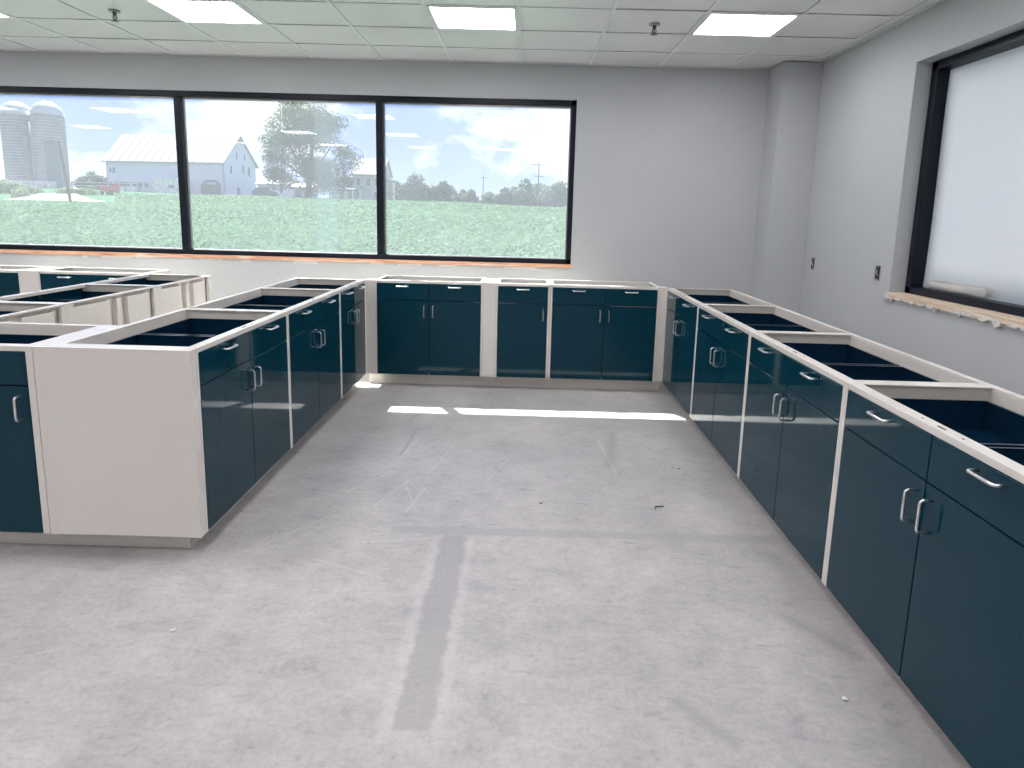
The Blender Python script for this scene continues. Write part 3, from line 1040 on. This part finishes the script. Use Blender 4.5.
bw('lean_to', 'stone_white', MB().box(9.0, 16.3, 0, 2.2, 0, 4.1))
bw('lean_to_opening', 'barn_dark', MB().box(11.0, 12.4, 2.16, 2.24, 1.9, 2.6))
bw('yard_wall', 'stone_white', MB().box(19.5, 24.5, 2.6, 3.0, 0, 2.1))

# farm wagon, rail fence, leaning pole, poles
t = thing('farm_wagon', 'small red farm wagon standing in front of the barn', 'wagon', (-69.5, 109, gz(-69.5, 109)))
MB().box(-1.2, 1.2, -.8, .8, .5, 1.5, .05).done('box_bed', 'red_paint', t)
MB().box(.9, 1.3, -.7, .7, 1.4, 1.9).done('headboard', 'red_paint', t)
for xx in (-.8, .8):
    for yy in (-.8, .8):
        MB().cyl((xx, yy - .08, .35), (xx, yy + .08, .35), .35, .35, 14).done('wheel', 'tyre', t)
t = thing('rail_fence', 'low rail fence between the silos and the barn', 'fence', (-82, 118, gz(-82, 118)))
for k in range(6):
    MB().box(k * 2.4 - .08, k * 2.4 + .08, -.08, .08, -.3, 1.3).done('post', 'wood_pole', t)
for zz in (.5, 1.1):
    MB().box(-.2, 12.2, -.13, -.08, zz, zz + .14).done('rail', 'silo_dome', t)
zb = gz(-52.4, 75)
o = MB().cyl((-52.4, 75, zb - .3), (-53.2, 75, 8.1), .17, .12, 10).done('leaning_pole', 'wood_pole')
tag(o, 'dark leaning wooden pole right of the silos', 'pole')


def power_pole(x, y, h, arms, lab):
    t = thing('power_pole', lab, 'pole', (x, y, gz(x, y) - .2))
    MB().cyl((0, 0, 0), (0, 0, h), .17, .11, 8).done('mast', 'wood_pole', t)
    for z_, l in arms:
        MB().box(-l, l, -.08, .08, z_, z_ + .16).done('crossarm', 'wood_pole', t)


power_pole(-13.5, 200, 9.5, ((8.6, 1.0),), 'shorter power pole left, in front of the distant wood edge')
power_pole(2.9, 180, 12.4, ((11.6, 1.7), (8.6, 1.3)), 'taller power pole with two crossarms at the right of the window')
power_pole(-32, 222, 7.2, ((6.6, .8),), 'faint far power pole between house and trees')

# house behind the shade tree
t = thing('farmhouse', 'grey two-storey farmhouse with porches right of the shade tree', 'house', (-29.0, 130, gz(-30, 131) - .3), R(0))


def wing(x0, x1, y0, y1, e_, r_, roof):
    MB().box(x0, x1, y0, y1, 0, e_).done('wing_wall', 'house_siding', t)
    ym = (y0 + y1) / 2
    for xx in (x0, x1 - .2):
        MB().prism([(y0, e_), (ym, r_ - .1), (y1, e_)], 'x', xx, xx + .2).done('gable', 'house_siding', t)
    for s, (ya, yb) in enumerate(((y0 - .5, ym), (y1 + .5, ym))):
        MB().prism([(ya, e_ - .15), (ya, e_ + .05), (yb, r_ + .1), (yb, r_ - .1)], 'x', x0 - .3, x1 + .3).done('roof_slope', roof, t)


wing(-5.4, .4, 0, 8, 5.6, 8.9, 'house_roof')
wing(-10.6, -5.5, 1.0, 7.5, 5.0, 6.4, 'porch_roof')
for (x0, zz) in ((-4.9, 3.4), (-2.9, 3.4), (-1.2, 3.4), (-4.9, .9), (-1.4, .9)):
    f = MB().box(x0, x0 + 1.0, -.06, .0, zz, zz + 1.6).done('house_window', 'white_trim', t)
    MB().box(x0 + .1, x0 + .9, -.09, -.05, zz + .1, zz + 1.5).done('pane', 'window_dark', f)
for (x0, zz) in ((-9.8, 3.0), (-8.0, 3.0), (-6.6, 3.0)):
    f = MB().box(x0, x0 + .9, .94, 1.0, zz, zz + 1.4).done('house_window', 'white_trim', t)
    MB().box(x0 + .1, x0 + .8, .91, .95, zz + .1, zz + 1.3).done('pane', 'window_dark', f)
MB().prism([(-1.6, 2.5), (-1.6, 2.7), (1.0, 3.5), (1.0, 3.3)], 'x', -9.8, -3.6).done('porch_roof', 'porch_roof', t)
for xx in (-9.6, -8.1, -6.7, -5.3, -3.9):
    MB().box(xx, xx + .2, -1.5, -1.3, 0, 2.6).done('porch_post', 'white_trim', t)
MB().box(-7.6, -6.6, .95, 1.0, 0, 2.2).done('front_door', 'white_trim', t)
MB().box(.45, 2.6, 1.0, 5.0, 4.4, 4.7).box(.45, 2.6, 1.0, 5.0, 2.0, 2.2).done('side_porch_deck', 'house_roof', t)
for xx in (.9, 2.3):
    MB().box(xx, xx + .18, 1.0, 1.18, 0, 4.4).done('porch_post', 'white_trim', t)
MB().box(.45, 1.6, 2.6, 6.0, 0, 4.4).done('side_wing', 'house_siding', t)
# garage, hut and car
gx_, gy_ = -55.6, 142
t = thing('garage', 'low white garage between barn and shade tree', 'garage', (gx_, gy_, gz(gx_, gy_) - .2))
MB().box(-2.8, 4.4, 0, 6, 0, 2.7).done('garage_wall', 'barn_boards', t)
MB().prism([(-.4, 2.6), (-.4, 2.85), (3, 4.0), (6.4, 2.85), (6.4, 2.6), (3, 3.75)], 'x', -3.2, 4.8).done('garage_roof', 'barn_roof', t)
MB().box(-2.4, .8, -.06, .02, .1, 2.2).done('garage_door', 'barn_dark', t)
MB().box(2.0, 2.7, -.06, .02, 1.0, 2.0).done('garage_window', 'window_dark', t)
hx_, hy_ = -46.5, 136
t = thing('garden_hut', 'small hut with two dark openings under the shade tree', 'shed', (hx_, hy_, gz(hx_, hy_) - .2))
MB().box(-2.2, 2.2, 0, 3, 0, 2.3).done('hut_wall', 'house_siding', t)
MB().prism([(-.3, 2.2), (-.3, 2.4), (1.5, 3.1), (3.3, 2.4), (3.3, 2.2)], 'x', -2.5, 2.5).done('hut_roof', 'red_paint', t)
for xx in (-1.6, .3):
    MB().box(xx, xx + 1.2, -.05, .02, .1, 1.8).done('hut_opening', 'barn_dark', t)
cx_, cy_ = -46.6, 117
t = thing('car', 'dark car parked in front of the low garage', 'car', (cx_, cy_, gz(cx_, cy_) - .05), R(6))
body = MB().prism([(-2.2, .35), (-2.25, .9), (-2.0, 1.05), (-1.5, 1.6), (.6, 1.62), (1.15, 1.1), (2.1, .98), (2.25, .6), (2.2, .35)], 'y', -.9, .9).done('body', 'car_paint', t)
MB().prism([(-1.75, 1.08), (-1.42, 1.52), (.5, 1.54), (.92, 1.1)], 'y', -.92, .92).done('side_glass', 'window_dark', t)
for xx in (-1.4, 1.35):
    for yy in (-.82, .82):
        MB().cyl((xx, yy - .1, .34), (xx, yy + .1, .34), .34, .34, 16).done('wheel', 'tyre', t)
